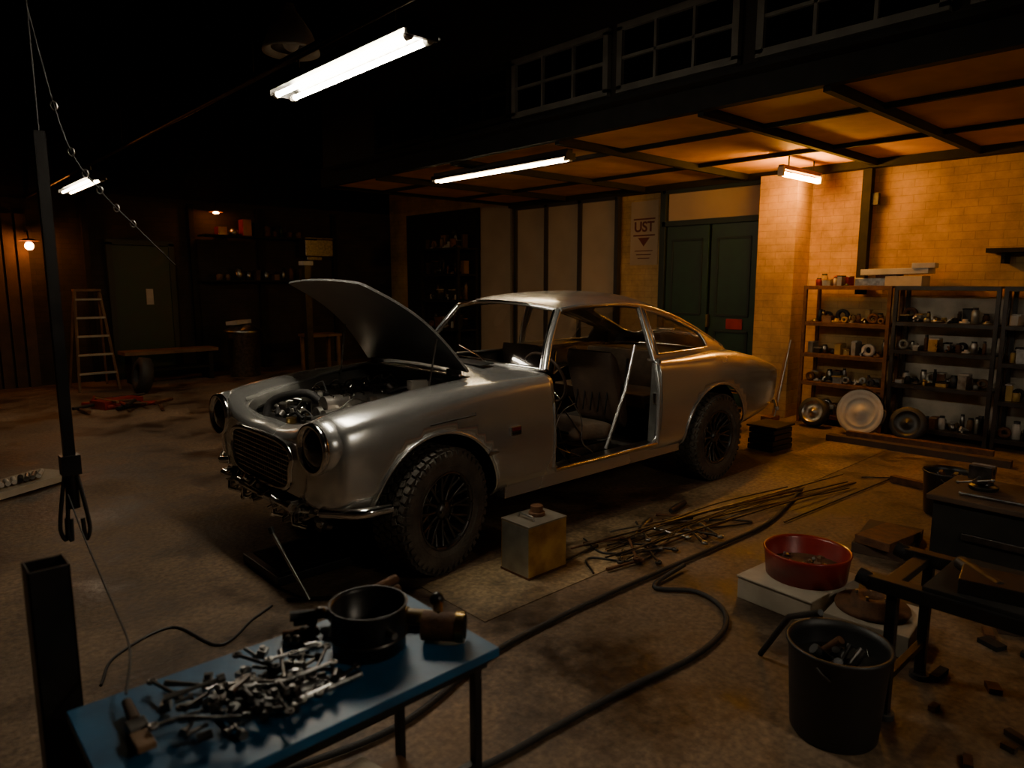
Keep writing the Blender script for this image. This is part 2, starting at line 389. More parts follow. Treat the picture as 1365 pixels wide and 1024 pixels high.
b.box((1.33,0,.58+dz),(.60,.26,.3),'alu'); b.box((1.33,0,.44+dz),(.5,.2,.08),'blackmetal')
for sy in (.1,-.1):
    b.cyl((1.05,sy,.80+dz),(1.64,sy,.80+dz),.055,'alu',seg=16)
    b.box((1.35,sy,.765+dz),(.58,.1,.06),'alu')
    for k in range(9): b.box((1.08+k*.064,sy,.846+dz),(.012,.07,.02),'chrome')
for k in range(6):
    px=1.09+k*.095
    b.cyl((px,0,.78+dz),(px,0,.86+dz),.02,'black')
    b.tube(cat([(px,0,.86+dz),(px-.02,-.08,.91+dz),(px-.06,-.22,.84+dz),(1.0,-.33,.72+dz)],12),.006,'black',6)
    b.tube(cat([(px,.15,.76+dz),(px,.25,.80+dz),(px,.32,.74+dz),(px-.03,.33,.58+dz)],10),.023,'alu' if k%2 else 'steel',10)
for k in range(3):
    px=1.14+k*.18
    b.cyl((px,-.18,.75+dz),(px,-.30,.77+dz),.04,'alu'); b.cyl((px,-.30,.77+dz),(px,-.33,.775+dz),.055,'chrome')
    b.cyl((px,-.2,.72+dz),(px,-.2,.84+dz),.03,'brass',seg=12)
    b.sph((px,-.26,.83+dz),.03,'chrome')
b.cyl((1.68,0,.64+dz),(1.72,0,.64+dz),.075,'steel'); b.cyl((1.67,.13,.76+dz),(1.70,.13,.76+dz),.045,'steel'); b.cyl((1.57,.2,.74+dz),(1.69,.2,.74+dz),.055,'alu')
b.tube([(1.71,.08*math.sin(R(a))*1.2+.04,.68+dz+.09*math.cos(R(a))) for a in range(0,360,20)],.007,'black',6,closed=True)
for k in range(5): b.box((1.74,0,.64+dz),(.01,.30,.035),'steel',(k*36,8,0))
b.tube(cat([(1.83,-.25,.76),(1.78,-.24,.86),(1.66,-.08,.91),(1.60,0,.86)],14),.024,'rubber',12)
b.tube(cat([(1.82,.3,.60),(1.72,.3,.74),(1.62,.22,.80)],12),.024,'rubber',12)
b.build('engine',car,bevel=.005)
b=MB() # ancillaries
b.box((1.83,0,.60),(.04,.68,.32),'blackmetal')
for k in range(26): b.box((1.807,-.32+k*.0256,.60),(.006,.006,.30),'steel')
b.cyl((1.83,.1,.77),(1.83,.1,.815),.03,'brass'); b.box((1.83,0,.77),(.06,.66,.03),'blackmetal')
b.lathe([(.0001,.13),(.05,.125),(.1,.10),(.115,.07),(.115,.03),(.1,0),(.0001,-.01)],'steel',T(.95,.30,.85)@RY(80),24)
b.cyl((1.07,.30,.88),(1.19,.30,.91),.022,'alu'); b.box((1.14,.30,.95),(.11,.05,.05),'white')
b.box((1.06,-.34,.83),(.2,.16,.17),'black'); b.cyl((1.01,-.3,.915),(1.01,-.3,.94),.014,'steel'); b.cyl((1.11,-.3,.915),(1.11,-.3,.94),.014,'steel')
b.lathe([(.0001,.11),(.03,.11),(.035,.08),(.05,.07),(.05,0)],'steel',T(1.58,-.36,.76),16)
b.lathe([(.0001,.11),(.022,.11),(.025,.09),(.04,.08),(.04,0)],'alu',T(1.2,.42,.82),16)
random.seed(3)
def ztop(x): return .90-max(0,(x-1.45))*.30
for k in range(56):
    x0=random.uniform(.98,1.80); p0=Vector((x0,random.uniform(-.40,.40),random.uniform(.78,ztop(x0))))
    p1=p0+Vector((random.uniform(-.3,.3),random.uniform(-.2,.2),random.uniform(-.08,.05)))
    p1.x=min(max(p1.x,.96),1.81);p1.y=min(max(p1.y,-.41),.41); p1.z=min(p1.z,ztop(p1.x))
    mid=(p0+p1)/2+Vector((0,0,random.uniform(.01,.05)))
    b.tube(cat([p0,mid,p1],10),random.choice([.005,.008,.013]),random.choice(['black','rubber','steel','brass','chrome','black']),6)
for k in range(120):
    x0=random.uniform(1.0,1.80); p=(x0,random.uniform(-.41,.41),random.uniform(.77,ztop(x0)))
    if k%3: b.cyl(p,(p[0]+random.uniform(-.04,.04),p[1]+random.uniform(-.04,.04),p[2]+random.uniform(.015,.035)),random.uniform(.008,.02),random.choice(['steel','alu','chrome','darksteel','black']),seg=10)
    else: b.box(p,(random.uniform(.03,.07),random.uniform(.02,.05),random.uniform(.02,.04)),random.choice(['alu','darksteel','black','steel']),(random.uniform(-20,20),random.uniform(-20,20),random.uniform(0,90)))
for k in range(37): b.tube([(.975+.014*math.cos(a),-.50+k*.0275+.018*math.sin(a),1.005) for a in [i*math.pi/4 for i in range(8)]],.005,'chrome',5,closed=True)
b.build('engine_ancillaries',car,bevel=.003)
# hood
def hoodpt(s,w,off=0):
    L=.80; ang=R(39.5); half=(.55-.13*s)
    if s>.95: half*=1-.03*((s-.95)/.05)**2
    cam=.062*math.sin(math.pi*s)
    cr=.022*(1-w*w)
    x=.955+s*L*math.cos(ang)-(cam+cr+off)*math.sin(ang)
    z=1.03+s*L*math.sin(ang)+(cam+cr+off)*math.cos(ang)
    return (x+.03*(1-w*w)*s,w*half,z)
S=[i/30 for i in range(31)]; Wd=[-1+2*i/28 for i in range(29)]
top=[[hoodpt(s,w,.009) for w in Wd] for s in S]; bot=[[hoodpt(s,w,-.005) for w in Wd] for s in S]
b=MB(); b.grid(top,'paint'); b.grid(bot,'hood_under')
for (A,B) in ((top[0],bot[0]),(top[-1],bot[-1]),([r[0] for r in top],[r[0] for r in bot]),([r[-1] for r in top],[r[-1] for r in bot])): b.grid([A,B],'paint')
b.build('hood',car)
b=MB()
b.tube([(1.2,-.50,.93),hoodpt(.40,-.93,-.012)],.006,'steel'); b.tube([(1.2,.49,.93),hoodpt(.32,.95,-.012)],.006,'darksteel')
for sy in (.42,-.42): b.box((.96,sy,1.02),(.08,.04,.04),'blackmetal')
b.build('hood_fittings',car)
# greenhouse
RLX=[.18,0,-.3,-.6,-1.0,-1.3,-1.6,-1.9]; RLY=[.535,.55,.565,.565,.55,.53,.505,.48]; RLZ=[1.365,1.385,1.392,1.372,1.295,1.205,1.10,.985]
CX=[.28,.1,-.1,-.4,-.7,-1.1,-1.5,-1.85,-2.1]; CZ=[1.415,1.45,1.468,1.478,1.465,1.39,1.25,1.08,.93]
def roofpt(s,w):
    xe=.18+(-1.9-.18)*s; xc=.28+(-2.1-.28)*s
    u=1-abs(w)**2.4
    x=xe+(xc-xe)*u; y=interp(RLX,RLY,xe); zr=interp(RLX,RLZ,xe); zc=interp(CX,CZ,xc)
    uu=(1-abs(w)**2.6)
    return (x,w*y,zr+(zc-zr)*uu)
G=[[roofpt(i/60,-1+j/18) for j in range(37)] for i in range(61)]
b=MB(); b.grid(G,'paint'); o=b.build('roof_shell',car)
bm=bmesh.new(); bm.from_mesh(o.data)
cut(bm,lambda a,c: rbox(a,c,-1.46,0,.30,.40,.12),(0,1),lambda c:True)
bm.to_mesh(o.data); bm.free()
sm=o.modifiers.new('solid','SOLIDIFY'); sm.thickness=.018; sm.offset=-1
b=MB()
Gl=[[Vector(roofpt(.60+.30*i/14,-.8+1.6*j/14))-Vector((0,0,.012)) for j in range(15)] for i in range(15)]
b.grid(Gl,'glass')
def wspt(s,w,off=0):
    half=.655+(.525-.655)*s; xe=.43+(.185-.43)*s; xc=.58+(.29-.58)*s
    ze=1.005+(1.36-1.005)*s; zc=1.04+(1.412-1.04)*s; u=1-w*w
    return (xe+(xc-xe)*u+.015*math.sin(math.pi*s),w*half,ze+(zc-ze)*u)
b.grid([[wspt(i/10,-1+j/14) for j in range(29)] for i in range(11)],'glass')
BX=[-.6,-1.0,-1.33,-1.6,-1.9]; BY=[.70,.685,.66,.60,.50]; BZ=[.99,.99,.99,.985,.93]
def qpt(x,s,sy):
    y0,z0=interp(RLX,RLY,x),interp(RLX,RLZ,x); y1,z1=interp(BX,BY,x),interp(BX,BZ,x)
    return (x,sy*(y0+(y1-y0)*s+.015*math.sin(math.pi*s)),z0+(z1-z0)*s)
for sy in (1,-1): b.grid([[qpt(-.62-.80*i/14,.03+.94*j/6,sy*.985) for j in range(7)] for i in range(15)],'glass')
b.build('glazing',car)
b=MB()
for sy in (1,-1): b.grid([[qpt(-.62-1.28*i/60,j/24,sy) for j in range(25)] for i in range(61)],'paint')
o=b.build('rear_quarter_panels',car)
bm=bmesh.new(); bm.from_mesh(o.data)
def qs(x,z): return max(x+.66,-(x+1.42),1.035-z,z-(interp(RLX,RLZ,x)-.03))
cut(bm,qs,(0,2),lambda c:True,.04)
bm.to_mesh(o.data); bm.free()
sm=o.modifiers.new('solid','SOLIDIFY'); sm.thickness=.014; sm.offset=0
b=MB()
for sy in (1,-1):
    b.tube([(wspt(s/10,1)[0],sy*wspt(s/10,1)[1],wspt(s/10,1)[2]) for s in range(11)],.021,'paint',10)
    b.tube([(x,sy*interp(RLX,RLY,x),interp(RLX,RLZ,x)) for x in [.18-.05*i for i in range(42)]],.017,'paint',10)
    b.tube([(x,sy*(interp(RLX,RLY,x)+.012),interp(RLX,RLZ,x)-.006) for x in [.18-.04*i for i in range(36)]],.006,'chrome',8)
    b.tube([(-.595,sy*.565,1.37),(-.60,sy*.63,1.2),(-.62,sy*.695,.99)],.019,'paint',10)
    b.tube([(-.64,sy*.585,1.345),(-.66,sy*.66,1.16),(-.67,sy*.70,1.03),(-1.0,sy*.69,1.03),(-1.32,sy*.665,1.03)],.006,'chrome',8)
b.tube([wspt(0,-1+j/14,0) for j in range(29)],.014,'chrome',8)
b.tube([Vector(wspt(1,-1+j/14,0)) for j in range(29)],.014,'chrome',8)
b.tube([(x+.012,y,z) for x,y,z in [wspt(s/10,.965) for s in range(11)]],.011,'chrome',8)
b.tube([(x+.012,y,z) for x,y,z in [wspt(s/10,-.965) for s in range(11)]],.007,'chrome',8)
b.box((.68,0,1.04),(.10,.8,.006),'black',(0,4,0))
for sy in (.35,-.12): b.tube([(.66,sy,1.055),(.61,sy-.1,1.07),(.53,sy-.42,1.12)],.006,'chrome',6)
b.build('pillars_and_trim',car)
b=MB(); b.grid([[Vector(roofpt(.03+.5*i/12,-.93+1.86*j/12))-Vector((0,0,.035)) for j in range(13)] for i in range(13)],'carpet'); b.build('headliner',car)
b=MB()
b.box((-.625,.71,.70),(.03,.06,.60),'paint_in',(0,-3,0)); b.box((.485,.66,.66),(.03,.16,.58),'paint_in')
b.tube([(-.595,.765,.40),(-.588,.775,.6),(-.60,.765,.8),(-.61,.72,.97)],.017,'paint',8)
b.tube([(.46,.76,.42),(.462,.77,.6),(.463,.76,.8),(.463,.70,.98)],.011,'paint',8)
b.tube([(.45,.765,.40),(0,.765,.398),(-.58,.77,.40)],.015,'chrome',8)
for z in (.55,.82): b.box((.46,.73,z),(.03,.035,.07),'steel')
b.box((-.60,.735,.72),(.02,.03,.08),'chrome')
b.box((-.07,-.70,.68),(1.06,.03,.56),'carpet'); b.box((-.07,-.675,.80),(.5,.03,.05),'black')
b.build('door_jambs',car,bevel=.004)
b=MB()
b.box((.80,0,.66),(.03,1.3,.62),'dark'); b.box((-.05,0,.42),(1.5,.26,.16),'carpet'); b.box((-1.05,0,.6),(.5,1.2,.04),'carpet'); b.box((-.83,0,.5),(.04,1.2,.25),'carpet')
b.box((-1.65,0,.8),(.04,1.1,.35),'carpet'); b.box((-1.0,0,.64),(.42,1.0,.1),'leather'); b.box((-1.28,0,.80),(.12,1.0,.34),'leather',(0,-18,0))
b.box((-1.55,0,.965),(.4,1.0,.02),'carpet')
b.build('cabin_tub',car,bevel=.01)
b=MB()
dash=[]
for j in range(25):
    y=-.62+1.24*j/24; h=.03*math.exp(-((y-.35)/.2)**2)
    dash.append([(.60,y,.985),(.48,y,.99+h*.3),(.36,y,.985+h),(.30,y,.95+h),(.32,y,.86),(.38,y,.76),(.5,y,.74)])
b.grid(dash,'carpet')
for k,y in enumerate((.46,.34,.24)): b.cyl((.31,y,.93),(.285,y,.93),.045,'black'); b.cyl((.286,y,.93),(.283,y,.93),.047,'chrome')
for y in (.05,-.04,-.13): b.cyl((.31,y,.91),(.285,y,.91),.024,'chrome')
b.build('dashboard',car)
b=MB()
Xs=T(.13,.35,.90)@RY(-68)
ring=[Xs@Vector((.185*math.cos(R(a)),.185*math.sin(R(a)),0)) for a in range(0,360,12)]
b.tube(ring,.011,'olddark',8,closed=True)
for a in (90,210,330): b.tube([Xs@Vector((0,0,-.02)),Xs@Vector((.18*math.cos(R(a+180)),.18*math.sin(R(a+180)),0))],.008,'chrome',6)
b.cyl(Xs@Vector((0,0,-.03)),Xs@Vector((0,0,.01)),.035,'black'); b.cyl(Xs@Vector((0,0,-.02)),(.5,.35,.76),.018,'blackmetal')
b.build('steering_wheel',car)
for i,sy in enumerate((.36,-.36)):
    b=MB()
    def cush(cx,cz,L,wd,th,rot,mt):
        X=T(cx,sy,cz)@RY(rot)
        Pp=[]
        for i_ in range(13):
            u=-1+2*i_/12; row=[]
            for j_ in range(24):
                a=2*math.pi*j_/24; c_,s_=math.cos(a),math.sin(a)
                e=.55
                yy=math.copysign(abs(c_)**e,c_); zz=math.copysign(abs(s_)**e,s_)
                k=max(.02,1-abs(u)**5)**.5
                puff=.0 if zz<0 else .25*abs(yy)**3
                row.append((u*L/2,yy*wd/2*(.9+.1*k),(zz*(1+puff)*k)*th/2))
            row.append(row[0]); Pp.append(row)
        vs=[X@Vector(p) for r_ in Pp for p in r_]; m_=25
        b.add(vs,[(i_*m_+j_,i_*m_+j_+1,(i_+1)*m_+j_+1,(i_+1)*m_+j_) for i_ in range(12) for j_ in range(24)],mt,True)
    cush(-.12,.52,.48,.46,.14,-6,'leather'); cush(-.40,.78,.58,.44,.12,-72,'olddark')
    for k in range(-2,3): b.tube([(-.33+.0,sy+k*.07,.62),(-.355,sy+k*.07,.80),(-.42,sy+k*.07,.98)],.006,'black',6)
    for dy in (-.17,.17): b.box((-.14,sy+dy,.40),(.42,.03,.05),'steel')
    b.tube([(-.30,sy+.235,.47),(-.42,sy+.235,.75),(-.50,sy+.2,1.0)],.012,'darksteel',8)
    b.build('seat_%d'%(i+1),car,weld=True)
b=MB()
random.seed(5)
for k in range(14):
    p=[(random.uniform(.1,.5),random.uniform(.45,.7),random.uniform(.6,.85))]
    for q in range(3): p.append((p[-1][0]+random.uniform(-.15,.1),p[-1][1]+random.uniform(-.1,.1),max(.37,p[-1][2]-random.uniform(.03,.18))))
    b.tube(cat(p,14),.005,random.choice(['black','steel','chrome','darksteel']),6)
b.tube([(.0,.05,.5),(-.02,.06,.68)],.01,'chrome'); b.sph((-.02,.06,.70),.025,'black')
b.tube([(-.2,.62,.40),(-.38,.64,.80),(-.50,.62,1.10)],.012,'paint')
b.build('loose_wiring',car)
# front end
for i,sy in enumerate((1,-1)):
    b=MB(); X=T(1.865,sy*.60,.75)@RY(90)@(RX(-4) if sy>0 else RX(-2))
    b.lathe([(.12,-.30),(.138,-.16),(.142,-.05),(.139,.03),(.133,.07),(.122,.085)],'paint',X,40)
    b.lathe([(.122,.078),(.130,.092),(.123,.116),(.108,.114),(.102,.085)],'chrome',X,40)
    b.lathe([(.104,.086),(.09,.100),(.05,.118),(.0001,.124)],'lens',X,32)
    b.build('headlight_%d'%(i+1),car)
b=MB(); gx=1.965
def mouth(k,x,sc=1):
    a=2*math.pi*k/48; c,s=math.cos(a),math.sin(a); e=.5
    return (x,math.copysign(abs(c)**e,c)*.395*sc*(1 if s>0 else .93),.605+math.copysign(abs(s)**e,s)*.13*sc)
rim=[(gx-.002,p[1],p[2]) for p in P[0]]
b.add(rim,[list(range(nn))],'paint')
b.tube([mouth(k,gx+.006) for k in range(48)],.016,'chrome',8,closed=True)
b.add([mouth(k,gx+.001,.99) for k in range(48)],[list(range(48))],'dark')
for k in range(27):
    y=-.36+k*.0277; h=.122*(1-abs(y/.395)**6)**.5
    b.box((gx+.006,y,.605),(.01,.006,2*h-.01),'steel')
for k in range(8): b.box((gx+.008,0,.512+k*.0265),(.008,.72,.006),'alu')
b.build('grille',car)
b=MB()
b.tube(cat([(1.74,.72,.42),(1.88,.62,.41),(1.97,.35,.405),(1.99,0,.405),(1.97,-.35,.405),(1.88,-.62,.41),(1.78,-.68,.42)],40),.02,'chrome',10)
b.tube(cat([(1.66,.81,.44),(1.82,.77,.435),(1.94,.62,.43)],14),.028,'chrome',10)
b.tube(cat([(1.93,-.5,.49),(1.98,-.56,.48),(1.92,-.68,.49)],14),.022,'chrome',10)
for y in (.42,.2,-.2,-.42):
    b.box((1.96,y,.425),(.10,.03,.07),'steel'); b.cyl((2.01,y-.03,.43),(2.01,y+.03,.43),.024,'chrome'); b.tube([(1.99,y,.40),(2.01,y+.04,.35),(1.96,y+.08,.33)],.012,'chrome')
random.seed(11)
for k in range(44):
    y=random.uniform(-.62,.62); z=random.uniform(.34,.47); px=1.99-.25*y*y
    if k%2: b.cyl((px,y,z),(px+.03,y+random.uniform(-.04,.04),z+random.uniform(-.03,.03)),random.uniform(.008,.02),random.choice(['chrome','steel','chrome','alu']),seg=10)
    else: b.tube(cat([(px,y,z),(px+.03,y+.04,z-.04),(px-.01,y+.1,z-.01)],8),.007,random.choice(['chrome','steel','alu']),6)
b.box((1.86,0,.38),(.14,.9,.05),'blackmetal')
b.build('bumper_irons',car,bevel=.003)
b=MB()
b.box((.80,.787,.70),(.075,.012,.05),'chrome'); b.box((.80,.794,.712),(.06,.006,.016),'red'); b.box((.80,.794,.69),(.06,.006,.012),'black')
b.cyl((1.0,.785,.60),(1.0,.80,.60),.014,'chrome',seg=12); b.box((.965,.795,.60),(.05,.008,.012),'chrome')
b.tube([(1.40,.79,.815),(1.25,.795,.825),(1.10,.79,.83),(1.10,.785,.845)],.0035,'black',6)
b.box((-2.56,.5,.70),(.05,.18,.07),'red'); b.box((-2.56,-.5,.70),(.05,.18,.07),'red')
b.tube([(-2.34,.78,.44),(-2.54,.66,.46),(-2.66,.4,.48),(-2.68,0,.49),(-2.66,-.4,.48),(-2.34,-.78,.44)],.02,'chrome',8)
b.build('badges_and_fittings',car)
def wheel(name,cx,cy,steer,side):
    X=T(cx,cy,.342)@RZ(steer)@RX(-90 if side>0 else 90)
    b=MB()
    prof=[(.205,-.10),(.22,-.108),(.26,-.118),(.30,-.118),(.322,-.108),(.330,-.09),(.333,0),(.330,.09),(.322,.108),(.30,.118),(.26,.118),(.225,.112),(.21,.104),(.203,.095)]
    b.lathe(prof,'tyre',X,64)
    F=[(0,1,3,2),(4,6,7,5),(0,4,5,1),(2,3,7,6),(0,2,6,4),(1,5,7,3)]
    for k in range(44):
        a=360*k/44
        for j,(zz,of,wd) in enumerate(((-.088,0,.036),(-.045,.5,.034),(0,0,.034),(.045,.5,.034),(.088,0,.036))):
            XX=X@RZ(a+of*360/44)@T(.332,0,zz)@RX(18 if j%2 else -18)
            q=.0095; y=.017; z=wd/2
            b.add([(i*q,j_*y,k_*z) for i in(-1,1) for j_ in(-1,1) for k_ in(-1,1)],F,'tyre',False,XX)
        for sgn in (1,-1):
            XX=X@RZ(a)@T(.312,0,sgn*.113)
            b.add([(i*.014,j_*.012,k_*.007) for i in(-1,1) for j_ in(-1,1) for k_ in(-1,1)],F,'tyre',False,XX)
    for r in (.245,.285): b.lathe([(r-.004,.112),(r,.1215),(r+.004,.112)],'tyre',X,64)
    b.lathe([(.21,.10),(.212,.108),(.203,.11),(.195,.10),(.185,.06),(.18,0),(.19,-.09),(.21,-.10)],'rimmetal',X,56)
    b.lathe([(.0001,.03),(.18,.01),(.18,0),(.0001,0)],'dark',X,40)
    b.lathe([(.05,.04),(.055,.075),(.04,.09),(.02,.1),(.0001,.1)],'rimmetal',X,24)
    b.lathe([(.11,.045),(.108,.056),(.10,.056),(.098,.045)],'rimmetal',X,40)
    for k in range(12):
        a=R(30*k); c,s=math.cos(a),math.sin(a)
        for da in (-.12,.12):
            c2,s2=math.cos(a+da),math.sin(a+da)
            b.tube([X@Vector((.045*c,.045*s,.065)),X@Vector((.11*c,.11*s,.062)),X@Vector((.192*c2,.192*s2,.088))],.010,'rimmetal',6)
        b.cyl(X@Vector((.197*c,.197*s,.104)),X@Vector((.197*c,.197*s,.115)),.004,'steel',seg=6)
    for k in range(5):
        a=R(72*k); b.cyl(X@Vector((.04*math.cos(a),.04*math.sin(a),.08)),X@Vector((.04*math.cos(a),.04*math.sin(a),.1)),.006,'steel',seg=6)
    b.build(name,car)
wheel('wheel_front_near',1.33,.70,12,1); wheel('wheel_rear_near',-1.33,.71,0,1)
wheel('wheel_front_far',1.33,-.675,12,-1); wheel('wheel_rear_far',-1.33,-.71,0,-1)
# ------------------------------------------------------------------ LIGHT FIXTURES
def fixture(name,x,y0,y1,z,mt,n=2,hang=None,hw=.10,off=.04):
    b=MB(); L=abs(y1-y0); cx,cy=x,(y0+y1)/2
    b.box((cx,cy,z+.078),(.07,L,.045),'blackmetal')
    prof=[(-hw,.02),(-hw*.5,.05),(hw*.5,.05),(hw,.02)]
    b.grid([[(cx+p[0],yy,z+p[1]) for p in prof] for yy in (y0,y1)],'steel',False)
    b.grid([[(cx+p[0]*1.02,yy,z+p[1]+.006) for p in prof] for yy in (y0,y1)],'blackmetal',False)
    for o_ in ((-off,off) if n==2 else (0,)):
        b.cyl((cx+o_,y0+.04,z+.01),(cx+o_,y1-.04,z+.01),.013,mt,seg=12)
        for yy in (y0+.01,y1-.04): b.cyl((cx+o_,yy,z+.01),(cx+o_,yy+.03,z+.01),.018,'white',seg=12)
    for yy in (y0,y1): b.box((cx,yy,z+.035),(hw*1.6,.02,.06),'blackmetal')
    if hang:
        for t in (.15,.85):
            yy=y0+(y1-y0)*t; b.cyl((cx,yy,z+.1),(cx,yy,hang),.006,'steel',seg=6)
    return b.build(name)
fixture('fluorescent_light',1.65,-.20,1.12,2.55,'tube',2,2.715,.10,.05)
fixture('fluorescent_light.001',1.65,-5.95,-4.5,2.55,'tube3',2,2.715)
fixture('fluorescent_light.002',-1.42,-2.94,-.88,2.65,'tube2',2,2.76,.08,.03)
fixture('fill_light_fixture',1.65,4.7,6.1,2.55,'fill_tube',2,2.715)  # added unseen behind the camera to light the car's near side
b=MB(); b.cyl((1.65,-8.68,2.74),(1.65,6.48,2.74),.022,'darksteel',seg=10)
for y in (-6.5,-3.5,-.6,3.0,5.5): b.cyl((1.65,y,2.74),(1.65,y,ZH),.01,'blackmetal',seg=6)
b.build('ceiling_conduit')
def sodium(name,y,mt):
    b=MB(); b.cyl((-3.32,y,2.60),(-4.12,y,2.60),.024,mt,seg=12); b.box((-3.72,y,2.665),(.86,.05,.04),'rust')
    for x in (-3.30,-4.14): b.box((x,y,2.62),(.03,.06,.09),'white')
    for x in (-3.45,-4.0): b.cyl((x,y,2.69),(x,y,2.795),.008,'blackmetal',seg=6)
    b.build(name)
sodium('sodium_batten_light',.21,'otube'); sodium('sodium_fill_light',3.6,'otube_fill')  # second one is added out of view to warm the right wall
b=MB(); b.sph((1.71,-8.35,2.04),.055,'bulb'); b.lathe([(.03,.05),(.05,.10),(.13,.07)],'rust',T(1.71,-8.35,2.04),20)
b.tube([(1.71,-8.35,2.13),(1.71,-8.45,2.25),(1.71,-8.69,2.25)],.01,'blackmetal'); b.build('wall_lamp')
b=MB(); b.sph((-.93,-8.4,2.67),.03,'bulb',(1.6,1,.6)); b.lathe([(.02,.03),(.12,.02),(.11,0)],'rust',T(-.93,-8.4,2.68),20); b.tube([(-.93,-8.4,2.70),(-.93,-8.4,2.85),(-.93,-8.69,2.85)],.01,'blackmetal'); b.build('wall_lamp.001')
b=MB(); b.lathe([(.03,.25),(.05,.2),(.08,.16),(.15,.06),(.2,-.06),(.2,-.08),(.14,-.05)],'white',T(1.05,-1.32,3.25),28); b.sph((1.05,-1.32,3.24),.06,'white'); b.cyl((1.05,-1.32,3.45),(1.05,-1.32,ZH),.01,'black'); b.build('high_bay_pendant_lamp')
# ------------------------------------------------------------------ SHELVES on back wall
def shelf(name,y0,y1,levels,post,x0=-4.42,x1=-4.08,h=1.5):
    b=MB()
    for x in (x0,x1):
        for y in (y0,y1): b.box((x,y,h/2),(.035,.035,h),post)
    for z in levels:
        b.box(((x0+x1)/2,(y0+y1)/2,z),(x1-x0+.03,y1-y0,.02),post); b.box((x1+.01,(y0+y1)/2,z-.01),(.012,y1-y0,.04),post)
    return b.build(name,bevel=.002)
shelf('metal_shelf_unit',.17,1.03,[.10,.45,.76,1.10,1.49],'rust')
shelf('metal_shelf_unit.001',1.09,1.95,[.10,.52,.86,1.14,1.49],'blackmetal')
shelf('metal_shelf_unit.002',2.01,2.9,[.10,.45,.80,1.14,1.49],'blackmetal')
M['whitewash']=mat('whitewash_panel',(.50,.43,.33),.8,0,.4,5)
b=MB(); b.box((-4.485,1.95,.75),(.02,1.9,1.3),'whitewash'); b.build('wall_panel.001')
def jar(b,x,y,z,r,h,m,lid='black'):
    b.lathe([(.0001,0),(r,0),(r,h*.75),(r*.7,h*.85),(r*.7,h*.9)],m,T(x,y,z),12); b.lathe([(r*.75,h*.86),(r*.75,h),(.0001,h)],lid,T(x,y,z),12)
def gearpart(b,x,y,z,r,m):
    b.lathe([(.0001,0),(r,0),(r,r*.35),(r*.5,r*.4),(r*.45,r*.8),(.0001,r*.85)],m,T(x,y,z),14)
def clutter(name,y0,y1,z,seed,x0=-4.38,x1=-4.12,hm=.22,pal=None,rows=2):
    random.seed(seed); b=MB(); pal=pal or ['steel','rust','black','alu','white','wood','tinside','brass','dark','yellow']
    for rw in range(rows):
        xa=x0+(x1-x0)*(rw+.5)/rows
        y=y0+.04
        while y<y1-.05:
            t=random.random(); x=xa; w=random.uniform(.03,.07); m=random.choice(pal); h=random.uniform(.05,hm)
            if t<.3: jar(b,x,y,z+.011,w*.55,h*.8,m)
            elif t<.5:
                b.box((x,y,z+.011+h*.35),(.11,w*1.3,h*.7),m,(0,0,random.uniform(-12,12))); b.box((x,y,z+.013+h*.7),(.115,w*1.4,.012),random.choice(pal),(0,0,0))
            elif t<.7: gearpart(b,x,y,z+.011,w*.8,m)
            elif t<.85:
                for q in range(4): b.cyl((x-.05,y+q*.016-.02,z+.022),(x+.06,y+random.uniform(-.02,.04),z+.02+q*.015),.009,m,seg=8)
            else:
                X=T(x+.02,y,z+.011+w)@RY(90); b.lathe([(w*.5,-.02),(w,-.02),(w,.02),(w*.5,.02),(w*.5,-.02)],m,X,18)
            y+=w+random.uniform(.01,.045)
    return b.build(name)
n_=0
for (y0,y1,lv,sd) in ((.2,1.0,[.10,.45,.76,1.10],1),(1.12,1.92,[.10,.52,.86,1.14],2),(2.04,2.87,[.10,.45,.80,1.14],3)):
    for k,z in enumerate(lv): clutter('assorted_car_parts' if n_==0 else 'assorted_car_parts.%03d'%n_,y0,y1,z,sd*10+k); n_+=1
clutter('jars_and_cans',.22,.62,1.49,55,pal=['green','yellow','white','tinside','red'],hm=.16)
b=MB()
b.box((-4.25,.82,1.54),(.2,.34,.08),'steel'); b.box((-4.25,1.12,1.55),(.24,.34,.10),'paleboard'); b.box((-4.25,1.02,1.645),(.26,.62,.06),'white',(1.5,0,3)); b.box((-4.22,1.28,1.70),(.2,.2,.05),'white',(0,0,8)); b.box((-4.25,.95,1.60),(.2,.2,.04),'rust')
b.build('stacked_boxes',bevel=.004)
b=MB(); b.box((-4.36,2.15,1.83),(.27,.75,.04),'dark'); 
for y in (1.9,2.4): b.box((-4.39,y,1.76),(.2,.03,.1),'dark')
b.build('wall_shelf')
b=MB(); X=T(-3.82,.93,.238)@RY(78)
b.lathe([(.0001,.045),(.05,.04),(.06,.02),(.1,.012),(.14,.012),(.15,.03),(.16,.012),(.19,.03),(.225,.04),(.235,.0),(.23,-.03)],'white',X,48); b.lathe([(.228,.045),(.236,.03),(.24,0)],'chrome',X,48)
b.build('hubcap_wheel')
for i,(y,r,xx) in enumerate(((.42,.15,-3.90),(1.35,.16,-3.9))):
    b=MB(); X=T(xx,y,r+.01)@RY(74)
    b.lathe([(r*.75,-.05),(r,-.05),(r*1.02,0),(r,.05),(r*.75,.05)],'rubber',X,36); b.lathe([(r*.76,.04),(r*.6,.02),(r*.3,.03),(.0001,.06)],'steel' if i==0 else 'blackmetal',X,36)
    b.build('small_wheel' if i==0 else 'small_wheel.001')
b=MB(); random.seed(4)
for k in range(4): b.box((-2.64,.58,.025+k*.052),(.34-.01*k,.26,.045),'black',(0,0,random.uniform(-6,6)))
b.box((-2.64,.58,.225),(.36,.3,.02),'blackmetal'); b.build('stacked_black_trays',bevel=.006)
